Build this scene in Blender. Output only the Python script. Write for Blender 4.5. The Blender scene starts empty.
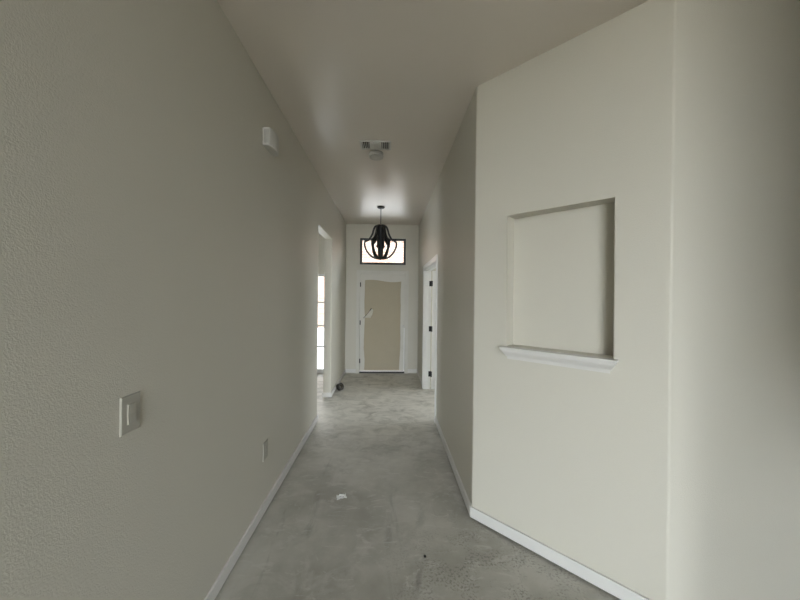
import bpy, bmesh, math, random
from mathutils import Vector, Matrix, noise
random.seed(7)
S = bpy.context.scene
COL = S.collection
H = 3.05
XL, XR, YB = -0.8806, 0.6011, 6.4358
A = Vector((0.6011, 2.1973)); B = Vector((1.347, 1.4514))
T = Vector((.70711, -.70711)); N = Vector((-.70711, -.70711))   # along / out of the angled wall
WT = 0.115
YR, XE, XW = -4.2, 4.6, -4.2          # rear wall, east wall, west wall of the house
OL0, OL1, OLH = 3.94, 4.85, 2.45      # opening in the left wall
DR0, DR1, DRH = 3.95, 5.345, 2.035    # doorway in the right wall

# ------------------------------------------------------------------ helpers
def tag(o, label=None, cat=None, group=None, kind=None):
    if label: o['label'] = label
    if cat: o['category'] = cat
    if group: o['group'] = group
    if kind: o['kind'] = kind
    return o

def obj(name, bm, mat, parent=None, kind=None, bevel=0, seg=2, smooth=False, loc=None, rot=None):
    bmesh.ops.remove_doubles(bm, verts=bm.verts, dist=1e-5)
    bmesh.ops.recalc_face_normals(bm, faces=bm.faces)
    me = bpy.data.meshes.new(name); bm.to_mesh(me); bm.free()
    o = bpy.data.objects.new(name, me); COL.objects.link(o)
    if mat: me.materials.append(mat)
    if parent: o.parent = parent
    if kind: o['kind'] = kind
    if smooth:
        for p in me.polygons: p.use_smooth = True
    if bevel:
        m = o.modifiers.new('bevel', 'BEVEL'); m.width = bevel; m.segments = seg
        m.limit_method = 'ANGLE'; m.angle_limit = math.radians(40)
    if loc: o.location = loc
    if rot: o.rotation_euler = rot
    return o

def empty(name, loc=(0, 0, 0), rz=0):
    o = bpy.data.objects.new(name, None); COL.objects.link(o)
    o.location = loc; o.rotation_euler.z = rz; o.empty_display_size = .1
    return o

def box(bm, x0, x1, y0, y1, z0, z1):
    vs = [bm.verts.new((x, y, z)) for z in (z0, z1) for x, y in ((x0, y0), (x1, y0), (x1, y1), (x0, y1))]
    for f in ((3, 2, 1, 0), (4, 5, 6, 7), (0, 1, 5, 4), (1, 2, 6, 5), (2, 3, 7, 6), (3, 0, 4, 7)):
        bm.faces.new([vs[i] for i in f])
    return vs

def boxes(*bs):
    bm = bmesh.new()
    for b in bs: box(bm, *b)
    return bm

def prism(bm, pts, z0, z1):
    lo = [bm.verts.new((p[0], p[1], z0)) for p in pts]; hi = [bm.verts.new((p[0], p[1], z1)) for p in pts]
    bm.faces.new(lo[::-1]); bm.faces.new(hi)
    n = len(pts)
    for i in range(n): bm.faces.new((lo[i], lo[(i+1) % n], hi[(i+1) % n], hi[i]))

def slab(bm, O, U, V, thick, u0, u1, z0, z1, holes=()):
    """vertical wall: front face through O along U, body extends along V by thick; rectangular through-holes (u0,u1,z0,z1)"""
    us = sorted({u0, u1, *[h[0] for h in holes], *[h[1] for h in holes]})
    zs = sorted({z0, z1, *[h[2] for h in holes], *[h[3] for h in holes]})
    def solid(i, j):
        if i < 0 or j < 0 or i >= len(us)-1 or j >= len(zs)-1: return False
        u = (us[i]+us[i+1])/2; z = (zs[j]+zs[j+1])/2
        return not any(h[0] < u < h[1] and h[2] < z < h[3] for h in holes)
    cache = {}
    def v(i, j, k):
        if (i, j, k) not in cache:
            p = Vector(O) + Vector(U)*us[i] + Vector(V)*(thick*k)
            cache[(i, j, k)] = bm.verts.new((p.x, p.y, zs[j]))
        return cache[(i, j, k)]
    for i in range(len(us)-1):
        for j in range(len(zs)-1):
            if not solid(i, j): continue
            for k in (0, 1):
                bm.faces.new((v(i, j, k), v(i+1, j, k), v(i+1, j+1, k), v(i, j+1, k)))
            for (di, dj, a, b) in ((-1, 0, (i, j), (i, j+1)), (1, 0, (i+1, j), (i+1, j+1)), (0, -1, (i, j), (i+1, j)), (0, 1, (i, j+1), (i+1, j+1))):
                if not solid(i+di, j+dj):
                    bm.faces.new((v(*a, 0), v(*b, 0), v(*b, 1), v(*a, 1)))

def lathe(bm, prof, n=32, cap=True, M=None):
    rings = []
    for r, z in prof:
        ring = []
        for k in range(n):
            a = 2*math.pi*k/n; p = Vector((r*math.cos(a), r*math.sin(a), z))
            if M: p = M @ p
            ring.append(bm.verts.new(p))
        rings.append(ring)
    for a, b in zip(rings, rings[1:]):
        for k in range(n): bm.faces.new((a[k], a[(k+1) % n], b[(k+1) % n], b[k]))
    if cap:
        bm.faces.new(rings[0][::-1]); bm.faces.new(rings[-1])

def band(bm, pts, side, w, t):
    """flat strap through pts; side = unit vector of its width"""
    side = Vector(side).normalized(); rings = []
    for i, p in enumerate(pts):
        p = Vector(p)
        d = (Vector(pts[min(i+1, len(pts)-1)]) - Vector(pts[max(i-1, 0)])).normalized()
        nn = d.cross(side).normalized()
        rings.append([bm.verts.new(p + side*a*w/2 + nn*b*t/2) for a, b in ((-1, -1), (1, -1), (1, 1), (-1, 1))])
    for a, b in zip(rings, rings[1:]):
        for k in range(4): bm.faces.new((a[k], a[(k+1) % 4], b[(k+1) % 4], b[k]))
    bm.faces.new(rings[0][::-1]); bm.faces.new(rings[-1])

def catmull(P, n=6):
    P = [Vector(p) for p in P]; Q = [P[0]]+P+[P[-1]]; out = []
    for i in range(len(P)-1):
        a, b, c, d = Q[i:i+4]
        for k in range(n):
            t = k/n
            out.append(.5*((2*b)+(c-a)*t+(2*a-5*b+4*c-d)*t*t+(3*b-a-3*c+d)*t**3))
    return out+[P[-1]]

# ------------------------------------------------------------------ materials
def mat(name, color, rough=.5, metal=0, spec=.5, bump=None, var=None):
    """bump=(scale, strength, distance); var=(scale, amount)"""
    m = bpy.data.materials.new(name); m.use_nodes = True; nt = m.node_tree; L = nt.links
    b = nt.nodes['Principled BSDF']
    b.inputs['Base Color'].default_value = (*color, 1); b.inputs['Roughness'].default_value = rough
    b.inputs['Metallic'].default_value = metal; b.inputs['Specular IOR Level'].default_value = spec
    geo = nt.nodes.new('ShaderNodeNewGeometry')
    if bump:
        n = nt.nodes.new('ShaderNodeTexNoise'); n.inputs['Scale'].default_value = bump[0]; n.inputs['Detail'].default_value = 2
        L.new(geo.outputs['Position'], n.inputs['Vector'])
        r = nt.nodes.new('ShaderNodeValToRGB'); r.color_ramp.elements[0].position = .4; r.color_ramp.elements[1].position = .62
        L.new(n.outputs['Fac'], r.inputs['Fac'])
        bp = nt.nodes.new('ShaderNodeBump'); bp.inputs['Strength'].default_value = bump[1]; bp.inputs['Distance'].default_value = bump[2]
        L.new(r.outputs['Color'], bp.inputs['Height']); L.new(bp.outputs['Normal'], b.inputs['Normal'])
    if var:
        n = nt.nodes.new('ShaderNodeTexNoise'); n.inputs['Scale'].default_value = var[0]; n.inputs['Detail'].default_value = 4
        L.new(geo.outputs['Position'], n.inputs['Vector'])
        mx = nt.nodes.new('ShaderNodeMix'); mx.data_type = 'RGBA'
        mx.inputs['A'].default_value = (*[c*(1-var[1]) for c in color], 1)
        mx.inputs['B'].default_value = (*[min(1, c*(1+var[1])) for c in color], 1)
        L.new(n.outputs['Fac'], mx.inputs['Factor']); L.new(mx.outputs['Result'], b.inputs['Base Color'])
    return m

WALLC = (.60, .575, .50)
M_wall = mat('wall_paint', WALLC, .48, spec=.38, bump=(230, .30, .0013), var=(.9, .02))
M_ceil = mat('ceiling_paint', (.68, .625, .555), .33, spec=1.0, bump=(110, .10, .001))
M_trim = mat('trim_paint', (.80, .80, .79), .35)
M_ledge = mat('ledge_paint', (.66, .645, .615), .38)
M_base = mat('baseboard_paint', (.68, .668, .645), .4)
M_door = mat('door_primer', (.62, .605, .55), .5, var=(6, .05))
M_plast = mat('white_plastic', (.52, .505, .46), .35)
M_vent = mat('vent_enamel', (.6, .59, .56), .4)
M_black = mat('black_metal', (.008, .008, .009), .5, metal=.0)
M_bronze = mat('dark_bronze', (.02, .019, .017), .45)
M_dark = mat('dark_void', (.01, .01, .01), .8)
M_paper = mat('kraft_paper', (.43, .38, .28), .7, bump=(9, .25, .01), var=(3, .05))
M_flap = mat('paper_back', (.62, .6, .52), .7)
M_scrap = mat('white_scrap', (.74, .74, .72), .35)
M_tape = mat('dark_tape', (.016, .014, .009), .5)
M_tapein = mat('tape_core', (.08, .07, .05), .7)
M_slot = mat('grille_slot', (.12, .115, .1), .7)
M_chip = mat('dark_chip', (.02, .018, .016), .7)
M_alu = mat('pale_aluminium', (.9, .9, .9), .3, spec=.8)
M_vinyl = mat('white_vinyl', (.8, .8, .8), .35)
M_slab = mat('door_white', (.72, .71, .69), .4)

def glass():
    m = bpy.data.materials.new('window_glass'); m.use_nodes = True; nt = m.node_tree; L = nt.links
    nt.nodes.remove(nt.nodes['Principled BSDF'])
    t = nt.nodes.new('ShaderNodeBsdfTransparent'); t.inputs[0].default_value = (.96, .98, .97, 1)
    g = nt.nodes.new('ShaderNodeBsdfGlossy'); g.inputs['Roughness'].default_value = .02
    f = nt.nodes.new('ShaderNodeFresnel'); f.inputs[0].default_value = 1.45
    x = nt.nodes.new('ShaderNodeMixShader'); L.new(f.outputs[0], x.inputs[0]); L.new(t.outputs[0], x.inputs[1]); L.new(g.outputs[0], x.inputs[2])
    L.new(x.outputs[0], nt.nodes['Material Output'].inputs[0])
    return m
M_glass = glass()

def floor_mat():
    m = bpy.data.materials.new('dusty_concrete'); m.use_nodes = True; nt = m.node_tree; L = nt.links; b = nt.nodes['Principled BSDF']
    geo = nt.nodes.new('ShaderNodeNewGeometry'); P = geo.outputs['Position']
    def nz(scale, det=5, rough=.55, stretch=None, dist=0):
        n = nt.nodes.new('ShaderNodeTexNoise'); n.inputs['Scale'].default_value = scale; n.inputs['Detail'].default_value = det
        n.inputs['Roughness'].default_value = rough; n.inputs['Distortion'].default_value = dist
        if stretch:
            mp = nt.nodes.new('ShaderNodeMapping'); mp.inputs['Scale'].default_value = stretch; mp.inputs['Rotation'].default_value = (0, 0, .5)
            L.new(P, mp.inputs['Vector']); L.new(mp.outputs[0], n.inputs['Vector'])
        else: L.new(P, n.inputs['Vector'])
        return n.outputs['Fac']
    def ramp(x, a, c):
        r = nt.nodes.new('ShaderNodeMapRange'); r.interpolation_type = 'SMOOTHSTEP'
        r.inputs['From Min'].default_value = a; r.inputs['From Max'].default_value = c; L.new(x, r.inputs['Value']); return r.outputs[0]
    def mul(x, y):
        r = nt.nodes.new('ShaderNodeMath'); r.operation = 'MULTIPLY'; L.new(x, r.inputs[0])
        if isinstance(y, (int, float)): r.inputs[1].default_value = y
        else: L.new(y, r.inputs[1])
        return r.outputs[0]
    def mix(f, a, c):
        x = nt.nodes.new('ShaderNodeMix'); x.data_type = 'RGBA'; L.new(f, x.inputs['Factor'])
        for k, s in (('A', a), ('B', c)):
            if isinstance(s, tuple): x.inputs[k].default_value = (*s, 1)
            else: L.new(s, x.inputs[k])
        return x.outputs['Result']
    c = mix(ramp(nz(1.3, 6, .6), .35, .66), (.335, .32, .275), (.50, .485, .43))
    c = mix(mul(ramp(nz(3.5, 7, .65, dist=.6), .50, .66), .55), c, (.52, .505, .46))          # joint-compound dust
    c = mix(mul(ramp(nz(2.2, 6, .6, (2.2, .8, 1), .8), .56, .72), .5), c, (.20, .19, .165))   # damp, worn spots
    c = mix(mul(ramp(nz(5.5, 8, .7, (1, 2.4, 1), 1.2), .55, .64), .45), c, (.58, .565, .52))    # wiped streaks
    # drywall dust, thickened down the hall to paint in the far floor's brightness
    sy_ = nt.nodes.new('ShaderNodeSeparateXYZ'); L.new(P, sy_.inputs[0])
    c = mix(mul(mul(ramp(sy_.outputs['Y'], 2.4, 4.2), ramp(nz(4.6, 9, .72, (.9, 1.6, 1), 1.0), .30, .62)), .75), c, (.74, .715, .65))
    # rough pitted patch, localised in world space
    patch = nt.nodes.new('ShaderNodeVectorMath'); patch.operation = 'DISTANCE'; patch.inputs[1].default_value = (.62, 1.62, 0)
    L.new(P, patch.inputs[0])
    pm = nt.nodes.new('ShaderNodeMapRange'); pm.interpolation_type = 'SMOOTHSTEP'
    for k, v in (('From Min', .85), ('From Max', .2)): pm.inputs[k].default_value = v
    L.new(patch.outputs['Value'], pm.inputs['Value'])
    pits = ramp(nz(72, 3, .6), .50, .62)
    pitm = mul(mul(pits, pm.outputs[0]), ramp(nz(5, 3), .42, .55))
    c = mix(mul(pitm, .55), c, (.13, .12, .105))
    sp = ramp(nz(38, 4, .7), .66, .72)
    c = mix(mul(sp, .35), c, (.16, .15, .13))
    L.new(c, b.inputs['Base Color'])
    rr = nt.nodes.new('ShaderNodeMapRange'); rr.inputs['To Min'].default_value = .42; rr.inputs['To Max'].default_value = .62
    L.new(nz(2.5, 5), rr.inputs['Value']); L.new(rr.outputs[0], b.inputs['Roughness'])
    b.inputs['Specular IOR Level'].default_value = .35
    bp = nt.nodes.new('ShaderNodeBump'); bp.inputs['Strength'].default_value = .35; bp.inputs['Distance'].default_value = .004
    L.new(nz(22, 8, .7), bp.inputs['Height']); L.new(bp.outputs[0], b.inputs['Normal'])
    return m
M_floor = floor_mat()

def brick_mat():
    m = bpy.data.materials.new('pale_brick'); m.use_nodes = True; nt = m.node_tree; L = nt.links; b = nt.nodes['Principled BSDF']
    geo = nt.nodes.new('ShaderNodeNewGeometry'); sp = nt.nodes.new('ShaderNodeSeparateXYZ'); cb = nt.nodes.new('ShaderNodeCombineXYZ')
    L.new(geo.outputs['Position'], sp.inputs[0]); L.new(sp.outputs['X'], cb.inputs['X']); L.new(sp.outputs['Z'], cb.inputs['Y'])
    k = nt.nodes.new('ShaderNodeTexBrick'); k.inputs['Scale'].default_value = 1
    k.inputs['Brick Width'].default_value = .40; k.inputs['Row Height'].default_value = .14; k.inputs['Mortar Size'].default_value = .012
    k.inputs['Color1'].default_value = (.21, .105, .07, 1); k.inputs['Color2'].default_value = (.29, .20, .145, 1); k.inputs['Mortar'].default_value = (.38, .34, .30, 1)
    L.new(cb.outputs[0], k.inputs['Vector']); L.new(k.outputs['Color'], b.inputs['Base Color']); b.inputs['Roughness'].default_value = .9
    return m
M_brick = brick_mat()
M_drive = mat('pale_concrete', (.78, .77, .75), .9, var=(.6, .06))
M_bounce = mat('warm_bounce_ground', (.78, .69, .56), .9, var=(.6, .06))  # unseen rear ground, made pale and warm to bounce light indoors
M_roof = mat('shingles', (.12, .11, .1), .9, var=(5, .3))

# ------------------------------------------------------------------ room shell
obj('floor', boxes((XW-.2, XE+.2, YR-.2, YB+.14, -.12, 0)), M_floor, kind='structure')
obj('ceiling', boxes((XW-.2, XE+.2, YR-.2, YB+.14, H, H+.25)), M_ceil, kind='structure')

# left wall, one continuous run with the drywall-wrapped opening
bm = bmesh.new()
slab(bm, (XL, 0), (0, 1), (-1, 0), WT, YR, YB, .015, H, [(OL0, OL1, .015, OLH)])
obj('wall_left', bm, M_wall, kind='structure', bevel=.009, seg=3)

# right corridor wall with rounded corner bead where it meets the angled wall
R = .024
def corner_arc(C, d0, d1, inward, r=R, n=8):
    """points rounding the corner C between incoming direction d0 and outgoing direction d1"""
    d0, d1 = Vector(d0).normalized(), Vector(d1).normalized()
    ang = math.acos(max(-1, min(1, d0.dot(d1)))); t = r*math.tan(ang/2)
    p0 = C-d0*t; nrm = Vector(inward).normalized(); O = p0+nrm*r
    out = []
    s = 1 if (d0.x*d1.y-d0.y*d1.x) > 0 else -1
    for k in range(n+1):
        a = s*ang*k/n; v = p0-O
        out.append(O+Vector((v.x*math.cos(a)-v.y*math.sin(a), v.x*math.sin(a)+v.y*math.cos(a))))
    return out
arcA = corner_arc(A, (0, -1), T, (1, 0))
arcB = corner_arc(B, T, (1, 0), -N)
bm = bmesh.new()
pts = [Vector((XR, DR0))]+arcA+[arcA[-1]-N*WT, Vector((XR+WT, arcA[-1].y+.16)), Vector((XR+WT, DR0))]
prism(bm, pts, .015, H)
o = obj('wall_right', bm, M_wall, kind='structure')
bm = bmesh.new()
slab(bm, (XR, 0), (0, 1), (1, 0), WT, DR0, YB, .015, H, [(DR0, DR1, .015, DRH)])
obj('wall_right_far', bm, M_wall, kind='structure')

# angled wall with the recessed niche
NS0, NS1, NZ0, NZ1, ND = .24, .8245, 1.25, 2.10, .102
s0 = (arcA[-1]-A).length; s1 = (arcB[0]-A).length
bm = bmesh.new()
slab(bm, A, T, -N, ND, s0, s1, .015, H, [(NS0, NS1, NZ0, NZ1)])
bm.normal_update(); es = []
for e_ in bm.edges:
    m_ = (e_.verts[0].co+e_.verts[1].co)/2; u_ = (m_.xy-A).dot(T)
    if len(e_.link_faces) == 2 and abs(e_.link_faces[0].normal.dot(e_.link_faces[1].normal)) < .3 and s0+.05 < u_ < s1-.05 and .2 < m_.z < H-.2 and abs((m_.xy-A).dot(N)) < .001: es.append(e_)
bmesh.ops.bevel(bm, geom=es, offset=.007, segments=3, profile=.5, affect='EDGES')
obj('wall_angled', bm, M_wall, kind='structure')
bm = bmesh.new()
slab(bm, A-N*ND, T, -N, .013, s0, s1, 0, H)
obj('wall_angled_backing', bm, M_wall, kind='structure')
# wall facing the great room
bm = bmesh.new()
pts = arcB+[Vector((XE, B.y)), Vector((XE, B.y+WT)), Vector((arcB[0].x+.16, B.y+WT)), arcB[0]-N*WT]
prism(bm, pts, 0, H)
o = obj('wall_great_room', bm, M_wall, kind='structure')
# front wall (whole front of the house)
D0, D1, DH = -.592, .330, 2.03     # front door slab opening
T0, T1, TZ0, TZ1 = -.602, .335, 2.225, 2.763
LW = (-3.0, -1.15, -.001, 2.02)
RW = (1.2, 3.8, .3, 2.4)
bm = bmesh.new()
slab(bm, (0, YB), (1, 0), (0, 1), .14, XW, XE, 0, H, [(D0-.02, D1+.02, -.001, DH+.02), (T0, T1, TZ0, TZ1), LW, RW])
obj('wall_front', bm, M_wall, kind='structure')
# rear wall with the patio windows, and the outer side walls
GW = (-.85, 1.25, .08, 2.92)
bm = bmesh.new(); slab(bm, (0, YR), (1, 0), (0, -1), .14, XW, XE, 0, H, [GW]); obj('wall_rear', bm, M_wall, kind='structure')
SW = (3.5, 6.1, .3, 2.5)
bm = bmesh.new(); slab(bm, (XE, 0), (0, 1), (1, 0), .14, YR, YB, 0, H, [SW]); obj('wall_far_right', bm, M_wall, kind='structure')
LSW = (3.7, 5.2, .5, 2.1)
bm = bmesh.new(); slab(bm, (XW, 0), (0, 1), (-1, 0), .14, YR, YB, 0, H, [LSW]); obj('wall_far_left', bm, M_wall, kind='structure')
obj('wall_left_room', boxes((XW, XL-WT, 2.2, 2.3, 0, H)), M_wall, kind='structure')
bm = bmesh.new(); slab(bm, (0, -.30), (1, 0), (0, 1), .10, 1.33, XE, 0, H, [(1.45, 3.4, -.001, 1.30)]); obj('light_block_partition', bm, M_wall, kind='structure')  # unseen partition invented to dim the right wall, gapped to keep its foot bright
obj('wall_right_room', boxes((XR+WT, XE, 3.1, 3.2, 0, H)), M_wall, kind='structure')

# baseboards, held a finger's width off the slab for the flooring to come
BH, BT, G = .088, .014, .016
def run(name, p, q, out, m=M_base):
    p, q, out = Vector(p), Vector(q), Vector(out)
    bm = bmesh.new(); prism(bm, [p, q, q+out*BT, p+out*BT], G, BH)
    return obj(name, bm, m, kind='structure', bevel=.003)
run('baseboard_left', (XL, YR), (XL, OL0), (1, 0))
bm = bmesh.new()
prism(bm, [(XL-WT-BT, OL1-BT), (XL+BT, OL1-BT), (XL+BT, YB), (XL, YB), (XL, OL1), (XL-WT-BT, OL1)], G, BH)
obj('baseboard_left_far', bm, M_base, kind='structure', bevel=.003)
run('baseboard_front_left', (XL+BT, YB), (-.662, YB), (0, -1))
run('baseboard_front_right', (.400, YB), (XR-BT, YB), (0, -1))
run('baseboard_right_far', (XR, DR1+.072), (XR, YB), (-1, 0))
k = math.tan(math.radians(22.5))*BT
bm = bmesh.new()
prism(bm, [(XR, DR0-.072), (XR-BT, DR0-.072), (XR-BT, A.y-k), (XR, A.y)], G, BH); obj('baseboard_right', bm, M_base, kind='structure', bevel=.002)
bm = bmesh.new()
a1 = A+N*BT-T*k; b1 = B+N*BT+T*k
prism(bm, [A, a1, b1, B], G, BH); obj('baseboard_angled', bm, M_base, kind='structure', bevel=.002)
bm = bmesh.new()
prism(bm, [B, b1, (XE, B.y-BT), (XE, B.y)], G, BH); obj('baseboard_great_room', bm, M_base, kind='structure', bevel=.002)
run('baseboard_left_room', (XW, YB), (XL-WT, YB), (0, -1))

# ------------------------------------------------------------------ niche ledge
led = empty('niche_ledge', (A.x+T.x*(NS0+NS1)/2, A.y+T.y*(NS0+NS1)/2, 1.17), math.radians(-45))
tag(led, 'white wooden ledge with moulded apron at the foot of the recessed wall niche', 'ledge')
hw = .319
bm = bmesh.new(); e = .052
# board: nosing in front of the wall, tongue inside the niche   (local x along wall, -y out)
hn = (NS1-NS0)/2-.001
prism(bm, [(-hw, -e), (hw, -e), (hw, -.0005), (hn, -.0005), (hn, ND-.001), (-hn, ND-.001), (-hn, -.0005), (-hw, -.0005)], .066, .079)
obj('ledge_board', bm, M_ledge, led, bevel=.003)
bm = bmesh.new()
prof = [(.0655, .047, .311), (.055, .047, .311), (.054, .040, .305), (.046, .038, .303), (.034, .030, .297), (.024, .022, .290), (.018, .020, .288), (.017, .013, .283), (.0, .010, .280)]
rows = []
for z, d, w in prof:
    rows.append([bm.verts.new(v) for v in ((-w, -.0005, z), (-w, -d, z), (w, -d, z), (w, -.0005, z))])
for a, b in zip(rows, rows[1:]):
    for i in range(4): bm.faces.new((a[i], a[(i+1) % 4], b[(i+1) % 4], b[i]))
bm.faces.new(rows[0]); bm.faces.new(rows[-1][::-1])
obj('apron_moulding', bm, M_ledge, led)

# ------------------------------------------------------------------ front door
d = empty('door_1', ((D0+D1)/2, YB, 0)); tag(d, 'white front door masked with tan paper', kind='structure')
cx = (D0+D1)/2; hw = (D1-D0)/2
def L(x): return x-cx
c0, c1 = -.662-cx, .400-cx
bm = boxes((c0, -hw-.004, -.017, 0, 0, DH+.075), (hw+.004, c1, -.017, 0, 0, DH+.075), (-hw-.004, hw+.004, -.017, 0, DH+.006, DH+.075))
obj('casing', bm, M_door, d, bevel=.004)
bm = boxes((-hw-.0195, -hw-.003, .001, .139, 0, DH+.0195), (hw+.003, hw+.0195, .001, .139, 0, DH+.0195), (-hw-.003, hw+.003, .001, .139, DH+.003, DH+.0195),
           (-hw-.003, -hw+.012, .062, .08, 0, DH+.003), (hw-.012, hw+.003, .062, .08, 0, DH+.003))
obj('jamb', bm, M_door, d)
# slab with two raised frames showing at its edges
bm = boxes((-hw, hw, .016, .060, .054, DH))
sl = obj('door_slab', bm, M_door, d, bevel=.002)
bm = bmesh.new()   # wavy-edged masking paper
ys = 40; rnd = random.Random(3)
lx0, lx1, pz0, pz1 = -.500-cx, .243-cx, .062, 1.905
def wob(t, s): return noise.noise(Vector((t*2.3, s, 0)))*.022+noise.noise(Vector((t*9, s+5, 0)))*.006
grid = []
for j in range(ys+1):
    z = pz0+(pz1-pz0)*j/ys; row = []
    xa = lx0+wob(z, 1)+.012*max(0, (1-abs(z-1.9)/.2)); xb = lx1+wob(z, 7)-.03*max(0, 1-z/.5)
    for i in range(17):
        t = i/16; x = xa+(xb-xa)*t; zz = z
        if j == ys: zz += -.012+.022*math.sin(t*5.4+.6)
        row.append((x, zz))
    grid.append(row)
F = [[bm.verts.new((x, .0138+.0012*noise.noise(Vector((x*6, z*5, 2))), z)) for x, z in r] for r in grid]
K = [[bm.verts.new((x, .0157, z)) for x, z in r] for r in grid]
for j in range(ys):
    for i in range(16):
        bm.faces.new((F[j][i], F[j][i+1], F[j+1][i+1], F[j+1][i])); bm.faces.new((K[j][i], K[j+1][i], K[j+1][i+1], K[j][i+1]))
for j in range(ys):
    bm.faces.new((F[j][0], F[j+1][0], K[j+1][0], K[j][0])); bm.faces.new((F[j][16], K[j][16], K[j+1][16], F[j+1][16]))
for i in range(16):
    bm.faces.new((F[0][i], K[0][i], K[0][i+1], F[0][i+1])); bm.faces.new((F[ys][i], F[ys][i+1], K[ys][i+1], K[ys][i]))
pp = obj('masking_paper', bm, M_paper, d); pp['label'] = 'tan masking paper with uneven edges'
# torn flap folded over, pale inside, with the dark slit left behind it
bm = bmesh.new()
fl = [(-.505, 1.135), (-.345, 1.325), (-.318, 1.30), (-.335, 1.20), (-.375, 1.135)]
off = [.004, .014, .034, .042, .022]
f1 = [bm.verts.new((x-cx, .0115-o_, z)) for (x, z), o_ in zip(fl, off)]
f2 = [bm.verts.new((x-cx, .0125-o_, z)) for (x, z), o_ in zip(fl, off)]
bm.faces.new(f1); bm.faces.new(f2[::-1])
for i in range(5): bm.faces.new((f1[i], f2[i], f2[(i+1) % 5], f1[(i+1) % 5]))
o = obj('torn_flap', bm, M_flap, d); o['label'] = 'pale torn flap of paper folded over'
bm = bmesh.new()
sl_ = [(-.522, 1.13), (-.40, 1.27), (-.365, 1.335), (-.352, 1.325), (-.385, 1.26), (-.505, 1.125)]
f1 = [bm.verts.new((x-cx, .0112, z)) for x, z in sl_]; f2 = [bm.verts.new((x-cx, .0124, z)) for x, z in sl_]
bm.faces.new(f1); bm.faces.new(f2[::-1])
for i in range(6): bm.faces.new((f1[i], f2[i], f2[(i+1) % 6], f1[(i+1) % 6]))
o = obj('tear_slit', bm, M_bronze, d); o['label'] = 'dark slit of the tear in the paper'
def hinge(parent, x, y, z, rot=0, hgt=.09, wleaf=.018):
    bm = bmesh.new()
    lathe(bm, [(.0075, -hgt/2), (.0075, hgt/2)], 12)
    box(bm, -wleaf, wleaf, .004, .0065, -hgt/2, hgt/2)
    o = obj('hinge', bm, M_black, parent, loc=(x, y, z)); o.rotation_euler.z = rot
    return o
for z in (.25, 1.035, 1.815): hinge(d, -hw-.001, .009, z)
bm = bmesh.new()
lathe(bm, [(.027, 0), (.027, .006), (.014, .008), (.012, .012)], 20, M=Matrix.Translation((.296-cx, .0155, .965)) @ Matrix.Rotation(math.radians(90), 4, 'X'))
obj('lock_bore', bm, M_vent, d, smooth=False)
bm = boxes((-hw-.002, hw+.002, .001, .138, .001, .033)); o = obj('threshold', bm, M_bronze, d, bevel=.003)
bm = boxes((-hw-.002, hw+.002, .0, .013, .039, .050)); o = obj('door_sweep', bm, M_alu, d, bevel=.002); o['label'] = 'bright metal strip'
bm = boxes((hw-.02, hw-.002, .012, .0158, .05, .93)); obj('edge_strip', bm, M_trim, d)

# ------------------------------------------------------------------ windows
def window(name, rect, plane, axis, into, frame=.05, bars=(), vbars=(), m=M_vinyl, depth=.06, label=None, inset=.03):
    """rect=(u0,u1,z0,z1) in a wall; axis 'x' or 'y' = direction of u; into = sign along the normal going outwards"""
    u0, u1, z0, z1 = rect; um = (u0+u1)/2
    root = empty(name, (um, plane, 0) if axis == 'x' else (plane, um, 0)); tag(root, label, kind='structure')
    def bx(bm, a, b, z_0, z_1, n0, n1):
        n0, n1 = sorted((n0*into, n1*into))
        if axis == 'x': box(bm, a-um, b-um, n0, n1, z_0, z_1)
        else: box(bm, n0, n1, a-um, b-um, z_0, z_1)
    i0, i1 = inset, inset+depth; g = .0006
    bm = bmesh.new()
    bx(bm, u0+g, u0+frame, z0+g, z1-g, i0, i1); bx(bm, u1-frame, u1-g, z0+g, z1-g, i0, i1)
    bx(bm, u0+frame, u1-frame, z0+g, z0+frame, i0, i1); bx(bm, u0+frame, u1-frame, z1-frame, z1-g, i0, i1)
    obj('window_frame', bm, m, root)
    if bars or vbars:
        bm = bmesh.new()
        for z in bars: bx(bm, u0+frame+.0005, u1-frame-.0005, z-.016, z+.016, i0+.012, i1-.012)
        for u in vbars: bx(bm, u-.03, u+.03, z0+frame+.0005, z1-frame-.0005, i0+.006, i1-.006)
        obj('muntin', bm, m, root)
    bm = bmesh.new(); bx(bm, u0+frame-.004, u1-frame+.004, z0+frame-.004, z1-frame+.004, i0+depth/2-.002, i0+depth/2+.002)
    obj('pane', bm, M_glass, root)
    return root
window('window_1', (T0, T1, TZ0, TZ1), YB, 'x', 1, .045, m=M_bronze, inset=.004, label='dark framed transom window over the front door')
window('window_2', LW, YB, 'x', 1, .05, bars=(.537, .967, 1.44), vbars=(-2.07,), label='tall white window in the left front room')
window('window_3', GW, YR, 'x', -1, .06, vbars=(.2,), label='patio glazing of the great room')
window('window_4', RW, YB, 'x', 1, .05, vbars=(2.5,), label='window of the right front room')
window('window_5', LSW, XW, 'y', -1, .05, vbars=(4.5,), label='added unseen side window lighting the left front room')  # unseen window added for more light spilling through the left opening
window('window_6', SW, XE, 'y', 1, .05, vbars=(4.8,), label='side window of the right front room')

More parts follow.
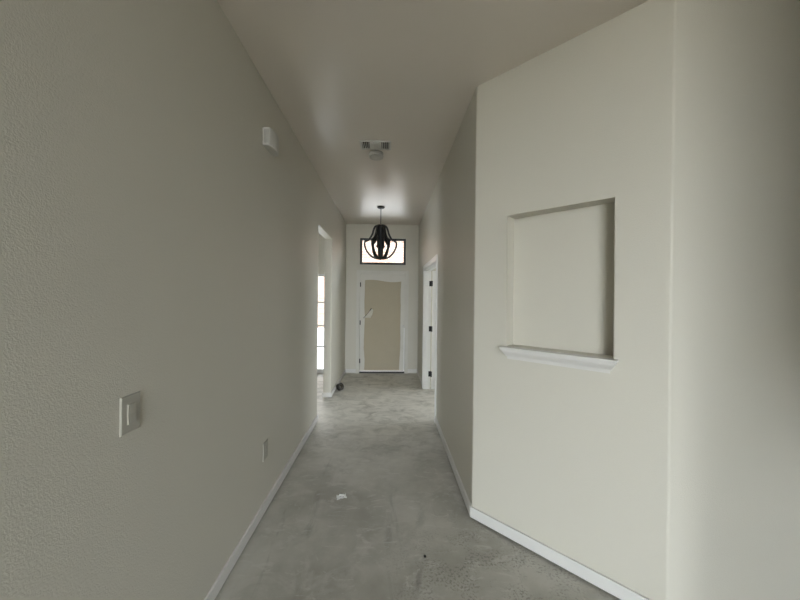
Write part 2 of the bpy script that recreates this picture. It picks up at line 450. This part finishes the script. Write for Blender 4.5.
# ------------------------------------------------------------------ right doorway
d2 = empty('door_2', (XR, (DR0+DR1)/2, 0)); tag(d2, 'white cased doorway with its far leaf swung open', kind='structure')
ym = (DR0+DR1)/2; hy = (DR1-DR0)/2; CW = .066
bm = bmesh.new()
for s in (-1, 1):
    a, b = sorted((s*(hy-.004), s*(hy+CW)))
    box(bm, -.010, -.0003, a, b, 0, DRH+CW)
    a, b = sorted((s*(hy+CW-.022), s*(hy+CW)))
    box(bm, -.015, -.0101, a, b, 0, DRH+CW)
    a, b = sorted((s*(hy+.003), s*(hy+.012)))
    box(bm, -.013, -.0101, a, b, 0, DRH+.01)
box(bm, -.010, -.0003, -hy+.004, hy-.004, DRH-.004, DRH+CW)
box(bm, -.015, -.0101, -hy-CW+.022, hy+CW-.022, DRH+CW-.022, DRH+CW)
box(bm, -.013, -.0101, -hy-.003, hy+.003, DRH+.003, DRH+.012)
obj('casing', bm, M_trim, d2)
bm = boxes((-.0003, WT, -hy+.0005, -hy+.018, 0, DRH-.0005), (-.0003, WT, hy-.018, hy-.0005, 0, DRH-.0005), (-.0003, WT, -hy+.018, hy-.018, DRH-.018, DRH-.0005),
           (.028, .060, hy-.030, hy-.018, 0, DRH-.03), (.028, .060, -hy+.018, -hy+.030, 0, DRH-.03), (.028, .060, -hy+.018, hy-.018, DRH-.030, DRH-.018))
obj('jamb', bm, M_trim, d2, bevel=.0015)
lf = .66
bm = bmesh.new()
x0, x1 = WT+.018, WT+.018+lf; y0, y1 = hy-.054, hy-.019
box(bm, x0, x1, y0, y1, .014, DRH-.02)
leaf = obj('door_leaf', bm, M_trim, d2, bevel=.002)
bm = bmesh.new()
for (za, zb) in ((.22, .92), (1.06, 1.90)):      # panel mouldings
    for (a, b, c_, e_) in ((x0+.11, x1-.11, za, za+.025), (x0+.11, x1-.11, zb-.025, zb), (x0+.11, x0+.135, za+.025, zb-.025), (x1-.135, x1-.11, za+.025, zb-.025)):
        box(bm, a, b, y0-.006, y0-.0002, c_, e_)
obj('panel_moulding', bm, M_trim, leaf)
for z in (.262, 1.03, 1.80):
    bm = bmesh.new()
    lathe(bm, [(.008, -.048), (.008, .048)], 12)
    box(bm, -.036, .0, .004, .0075, -.045, .045); box(bm, .0, .018, -.034, .004, -.045, .045)
    obj('hinge', bm, M_black, d2, loc=(WT+.004, hy-.0275, z))

# ------------------------------------------------------------------ chandelier
ch = empty('pendant_chandelier', (-.148, 5.20, H)); tag(ch, 'black metal cage pendant light with flared curved straps hanging before the transom', 'chandelier')
bm = bmesh.new(); lathe(bm, [(.062, -.0005), (.062, -.012), (.050, -.022), (.012, -.030), (.008, -.034)], 32); obj('canopy', bm, M_bronze, ch)
bm = bmesh.new(); lathe(bm, [(.006, -.034), (.006, -.300)], 12); obj('rod', bm, M_bronze, ch, smooth=False)
bm = bmesh.new(); lathe(bm, [(.008, -.296), (.045, -.302), (.060, -.308), (.060, -.335), (.048, -.345), (.044, -.50), (.042, -.52), (.042, -.70), (.046, -.72), (.044, -.80), (.030, -.838)], 24)
obj('column', bm, M_black, ch)
bm = bmesh.new(); lathe(bm, [(.02, -.838), (.050, -.842), (.054, -.850), (.04, -.858), (.012, -.868), (.004, -.880)], 24); obj('finial', bm, M_black, ch)
pr = catmull([(.052, 0, -.312), (.092, 0, -.330), (.118, 0, -.385), (.138, 0, -.455), (.185, 0, -.535), (.245, 0, -.572), (.262, 0, -.600), (.250, 0, -.680), (.195, 0, -.775), (.120, 0, -.835), (.050, 0, -.850)], 5)
for k in range(6):
    a = math.radians(60*k+2); bm = bmesh.new()
    band(bm, [(p.x*math.cos(a), p.x*math.sin(a), p.z) for p in pr], (-math.sin(a), math.cos(a), 0), .034, .030)
    obj('strap', bm, M_black, ch)
bm = bmesh.new()
for k in range(4):
    a = math.radians(45+90*k); c_, s_ = math.cos(a), math.sin(a); bm = bmesh.new()
    band(bm, [(r*c_, r*s_, z) for r, z in ((.016, -.66), (.04, -.70), (.062, -.69), (.070, -.66))], (-s_, c_, 0), .010, .008)
    arm = obj('lamp_arm', bm, M_black, ch)
    bm = bmesh.new(); lathe(bm, [(.010, -.662), (.024, -.656), (.026, -.648), (.012, -.646), (.012, -.52), (.014, -.515), (.006, -.50), (.004, -.49)], 16, M=Matrix.Translation((.070*c_, .070*s_, 0)))
    obj('candle_sleeve', bm, M_black, arm)

# ------------------------------------------------------------------ ceiling register and smoke alarm
v = empty('air_register', (-.146, 3.085, H)); tag(v, 'rectangular louvred air vent in the hallway ceiling', 'vent')
bm = boxes((-.150, .150, -.090, -.068, -.008, -.0005), (-.150, .150, .068, .090, -.008, -.0005), (-.150, -.132, -.068, .068, -.008, -.0005), (.132, .150, -.068, .068, -.008, -.0005))
obj('frame', bm, M_vent, v, bevel=.002)
obj('duct_opening', boxes((-.1315, .1315, -.0675, .0675, -.0015, -.0004)), M_dark, v)
def slat(x, y0, y1, ang):
    bm = bmesh.new(); vs = box(bm, -.0085, .0085, y0, y1, -.0006, .0006)
    bmesh.ops.rotate(bm, verts=bm.verts, cent=(0, 0, 0), matrix=Matrix.Rotation(ang, 3, 'Y'))
    bmesh.ops.translate(bm, verts=bm.verts, vec=(x, 0, -.009)); return bm
for x in (-.122, -.104, -.086, -.068): obj('louvre', slat(x, -.067, .067, .9), M_vent, v)
for x in (.068, .086, .104, .122): obj('louvre', slat(x, -.067, .067, -.9), M_vent, v)
for y in (-.055, -.035, -.015, .005, .025, .045):
    bm = bmesh.new(); box(bm, -.058, .058, -.0095, .0095, -.0006, .0006)
    bmesh.ops.rotate(bm, verts=bm.verts, cent=(0, 0, 0), matrix=Matrix.Rotation(-.45, 3, 'X'))
    bmesh.ops.translate(bm, verts=bm.verts, vec=(0, y, -.010)); obj('louvre', bm, M_vent, v)
sm = empty('smoke_alarm', (-.148, 3.262, H)); tag(sm, 'round white smoke alarm on the ceiling just behind the air vent', 'smoke alarm')
bm = bmesh.new(); lathe(bm, [(.072, -.0004), (.074, -.004), (.074, -.012), (.066, -.014)], 40); obj('mounting_plate', bm, M_plast, sm)
bm = bmesh.new(); lathe(bm, [(.066, -.0145), (.074, -.018), (.076, -.034), (.073, -.044), (.068, -.046), (.062, -.040), (.052, -.034), (.024, -.033), (.022, -.037), (.003, -.038)], 40); obj('alarm_cover', bm, M_plast, sm)

# ------------------------------------------------------------------ chime box on the left wall
cb = empty('door_chime', (XL, 2.282, 2.597)); tag(cb, 'white plastic chime box high on the left wall', 'door chime')
bm = bmesh.new(); box(bm, .0004, .010, -.088, .088, .004, .122); obj('back_plate', bm, M_plast, cb)
bm = bmesh.new(); n = 14
pts = [(.0102, -.092), (.046, -.092)]+[(.046+.020*math.sin(math.pi*k/n)**.7, -.092+.184*k/n) for k in range(1, n)]+[(.046, .092), (.0102, .092)]
prism(bm, pts, 0, .126)
obj('chime_cover', bm, M_plast, cb, bevel=.006, seg=3)
bm = bmesh.new()
for k in range(4): box(bm, .014+.008*k, .0165+.008*k, -.0932, -.0921, .016, .110)
obj('grille', bm, M_slot, cb)

# ------------------------------------------------------------------ wall plates
def plate(name, y, z, label, cat):
    r = empty(name, (XL, y, z)); tag(r, label, cat)
    bm = bmesh.new(); hw_, hh = .041, .064
    lo = [bm.verts.new((.0003, a*hw_, b*hh)) for a, b in ((-1, -1), (1, -1), (1, 1), (-1, 1))]
    m1 = [bm.verts.new((.0035, a*hw_, b*hh)) for a, b in ((-1, -1), (1, -1), (1, 1), (-1, 1))]
    hi = [bm.verts.new((.0055, a*(hw_-.003), b*(hh-.003))) for a, b in ((-1, -1), (1, -1), (1, 1), (-1, 1))]
    bm.faces.new(lo[::-1]); bm.faces.new(hi)
    for p, q in ((lo, m1), (m1, hi)):
        for k in range(4): bm.faces.new((p[k], p[(k+1) % 4], q[(k+1) % 4], q[k]))
    obj('wall_plate', bm, M_plate, r)
    return r
M_plate = mat('painted_plate', (.43, .412, .355), .6, spec=.3)
sw = plate('light_switch', 1.102, 1.155, 'off-white rocker light switch on the left wall near the camera', 'light switch')
bm = boxes((.0054, .0064, -.018, .018, -.035, .035)); obj('switch_frame', bm, M_plate, sw)
bm = bmesh.new()
prof = [(.0065, -.033), (.0105, -.033), (.008, 0), (.0095, .033), (.0065, .033)]
l_ = [bm.verts.new((x, -.0162, z)) for x, z in prof]; r_ = [bm.verts.new((x, .0162, z)) for x, z in prof]
bm.faces.new(l_); bm.faces.new(r_[::-1])
for k in range(5): bm.faces.new((l_[k], l_[(k+1) % 5], r_[(k+1) % 5], r_[k]))
obj('rocker', bm, M_plate, sw)
ou = plate('wall_outlet', 2.291, .450, 'small off-white outlet plate low on the left wall above the baseboard', 'outlet')
bm = boxes((.0054, .0068, -.017, .017, -.034, .034)); f = obj('receptacle', bm, M_plate, ou, bevel=.001)
for z in (-.018, .018):
    bm = boxes((.0067, .0070, -.0075, -.0055, z-.004, z+.005), (.0067, .0070, .0055, .0075, z-.004, z+.005)); obj('slot', bm, M_dark, f)

# ------------------------------------------------------------------ bits on the floor
bm = bmesh.new()
bmesh.ops.create_grid(bm, x_segments=12, y_segments=8, size=.5)
for v_ in bm.verts:
    x, y = v_.co.x, v_.co.y
    edge = 1+.25*noise.noise(Vector((x*4, y*4, 9)))
    v_.co = Vector((x*.072*edge, y*.046*edge, .006+.017*abs(noise.noise(Vector((x*5+2, y*5, 1))))+.012*abs(noise.noise(Vector((x*11, y*11, 4))))))
o = obj('crumpled_scrap', bm, M_scrap, loc=(-.352, 2.445, -.004), rot=(0, 0, .3))
m = o.modifiers.new('s', 'SOLIDIFY'); m.thickness = .001; m.offset = 1
tag(o, 'small crumpled white scrap lying on the concrete floor', 'scrap')
bm = bmesh.new(); bmesh.ops.create_icosphere(bm, subdivisions=2, radius=.008)
for v_ in bm.verts: v_.co = v_.co*(1+.3*noise.noise(v_.co*90)); v_.co.z *= .6
o = obj('debris_chip', bm, M_chip, loc=(.232, 1.876, .0045)); tag(o, 'tiny dark chip of debris on the floor in front of the niche wall', 'debris')
tr = empty('tape_roll', (-.797, 5.24, 0), math.radians(52)); tag(tr, 'dark brown tape roll on the floor against the left baseboard', 'tape roll')
Mx = Matrix.Translation((0, 0, .066)) @ Matrix.Rotation(math.radians(65), 4, 'X')
bm = bmesh.new(); lathe(bm, [(.036, -.030), (.058, -.030), (.060, -.028), (.060, .028), (.058, .030), (.036, .030), (.036, -.030)], 36, cap=False, M=Mx); obj('tape', bm, M_tape, tr)
bm = bmesh.new(); lathe(bm, [(.032, -.030), (.0358, -.030), (.0358, .030), (.032, .030), (.032, -.030)], 36, cap=False, M=Mx); obj('core', bm, M_tapein, tr)

# ------------------------------------------------------------------ outside
bm = bmesh.new(); e0 = H+.26     # the house's own hipped roof, never in view but shading the street side
a = [bm.verts.new(v_) for v_ in ((XW-.7, YR-.5, e0), (XE+.7, YR-.5, e0), (XE+.7, YB+.6, e0), (XW-.7, YB+.6, e0))]; b_ = [bm.verts.new((-1.5, 1.1, 5.9)), bm.verts.new((1.9, 1.1, 5.9))]
bm.faces.new(a[::-1]); bm.faces.new((a[0], a[1], b_[1], b_[0])); bm.faces.new((a[2], a[3], b_[0], b_[1])); bm.faces.new((a[1], a[2], b_[1])); bm.faces.new((a[3], a[0], b_[0]))
obj('roof', bm, M_roof, kind='structure')
obj('ground_front', boxes((-40, 40, YB+.15, 45, -.3, -.12)), M_drive, kind='structure')
obj('ground_rear', boxes((-40, 40, -40, YR-.21, -.3, -.12)), M_bounce, kind='structure')
nb = empty('neighbouring_house', (0, 17, -.12)); tag(nb, 'pale brick house across the way seen through the transom window', 'house')
obj('wall', boxes((-14, 12, 0, 6, 0, 5.2)), M_brick, nb)
bm = bmesh.new()
a = [bm.verts.new(v_) for v_ in ((-14.5, -.5, 5.2), (12.5, -.5, 5.2), (12.5, 6.5, 5.2), (-14.5, 6.5, 5.2))]; b_ = [bm.verts.new(v_) for v_ in ((-11.5, 3, 7), (9.5, 3, 7))]
bm.faces.new(a[::-1]); bm.faces.new((a[0], a[1], b_[1], b_[0])); bm.faces.new((a[2], a[3], b_[0], b_[1])); bm.faces.new((a[1], a[2], b_[1])); bm.faces.new((a[3], a[0], b_[0]))
obj('roof', bm, M_roof, nb)

# ------------------------------------------------------------------ daylight
SKY_FRONT, SKY_REAR = 6.4, 18.5
w = bpy.data.worlds.new('overcast'); S.world = w; w.use_nodes = True; nt = w.node_tree
bg = nt.nodes['Background']
# brighter sky behind the house (a low lobe added to light the hall) than over the street
tc = nt.nodes.new('ShaderNodeTexCoord'); sx = nt.nodes.new('ShaderNodeSeparateXYZ'); nt.links.new(tc.outputs['Generated'], sx.inputs[0])
bg.inputs[0].default_value = (.90, .93, 1, 1)
mr = nt.nodes.new('ShaderNodeMapRange'); mr.interpolation_type = 'SMOOTHSTEP'
for k_, v_ in (('From Min', -.87), ('From Max', -.94), ('To Min', SKY_FRONT), ('To Max', SKY_REAR)): mr.inputs[k_].default_value = v_
nt.links.new(sx.outputs['Y'], mr.inputs['Value']); nt.links.new(mr.outputs[0], bg.inputs[1])

def portal(rect, plane, axis, sgn):
    u0, u1, z0, z1 = rect
    l = bpy.data.lights.new('window_portal', 'AREA'); l.shape = 'RECTANGLE'; l.size = u1-u0; l.size_y = z1-z0; l.cycles.is_portal = True
    o = bpy.data.objects.new('window_portal', l); COL.objects.link(o)
    n = Vector((0, -sgn, 0)) if axis == 'x' else Vector((-sgn, 0, 0))
    o.rotation_euler = n.to_track_quat('-Z', 'Y').to_euler()
    c = (u0+u1)/2; p = plane+sgn*.12
    o.location = (c, p, (z0+z1)/2) if axis == 'x' else (p, c, (z0+z1)/2)
portal((T0, T1, TZ0, TZ1), YB, 'x', 1); portal(LW, YB, 'x', 1); portal(RW, YB, 'x', 1)
portal(GW, YR, 'x', -1); portal(LSW, XW, 'y', -1); portal(SW, XE, 'y', 1)

# ------------------------------------------------------------------ camera (fitted to the hallway's lines)
f_px, yaw, pit, rol, sy, cz = 313.9, .0351, -.0037, .0108, -1.47, 1.5604
cam = bpy.data.cameras.new('camera'); co = bpy.data.objects.new('camera', cam); COL.objects.link(co); S.camera = co
cam.sensor_width = 36; cam.lens = f_px*36/800; cam.shift_y = sy/800
cam.clip_start = .02
fw = Vector((math.sin(yaw)*math.cos(pit), math.cos(yaw)*math.cos(pit), math.sin(pit)))
rt = Vector((math.cos(yaw), -math.sin(yaw), 0)); up = rt.cross(fw)
r2 = rt*math.cos(rol)+up*math.sin(rol); u2 = up*math.cos(rol)-rt*math.sin(rol)
Mx = Matrix((( r2.x, u2.x, -fw.x, 0), (r2.y, u2.y, -fw.y, 0), (r2.z, u2.z, -fw.z, cz), (0, 0, 0, 1)))
co.matrix_world = Mx

vs = S.view_settings; vs.view_transform = 'Standard'; vs.look = 'None'; vs.gamma = 1; vs.use_curve_mapping = False
vs.exposure = 0.6
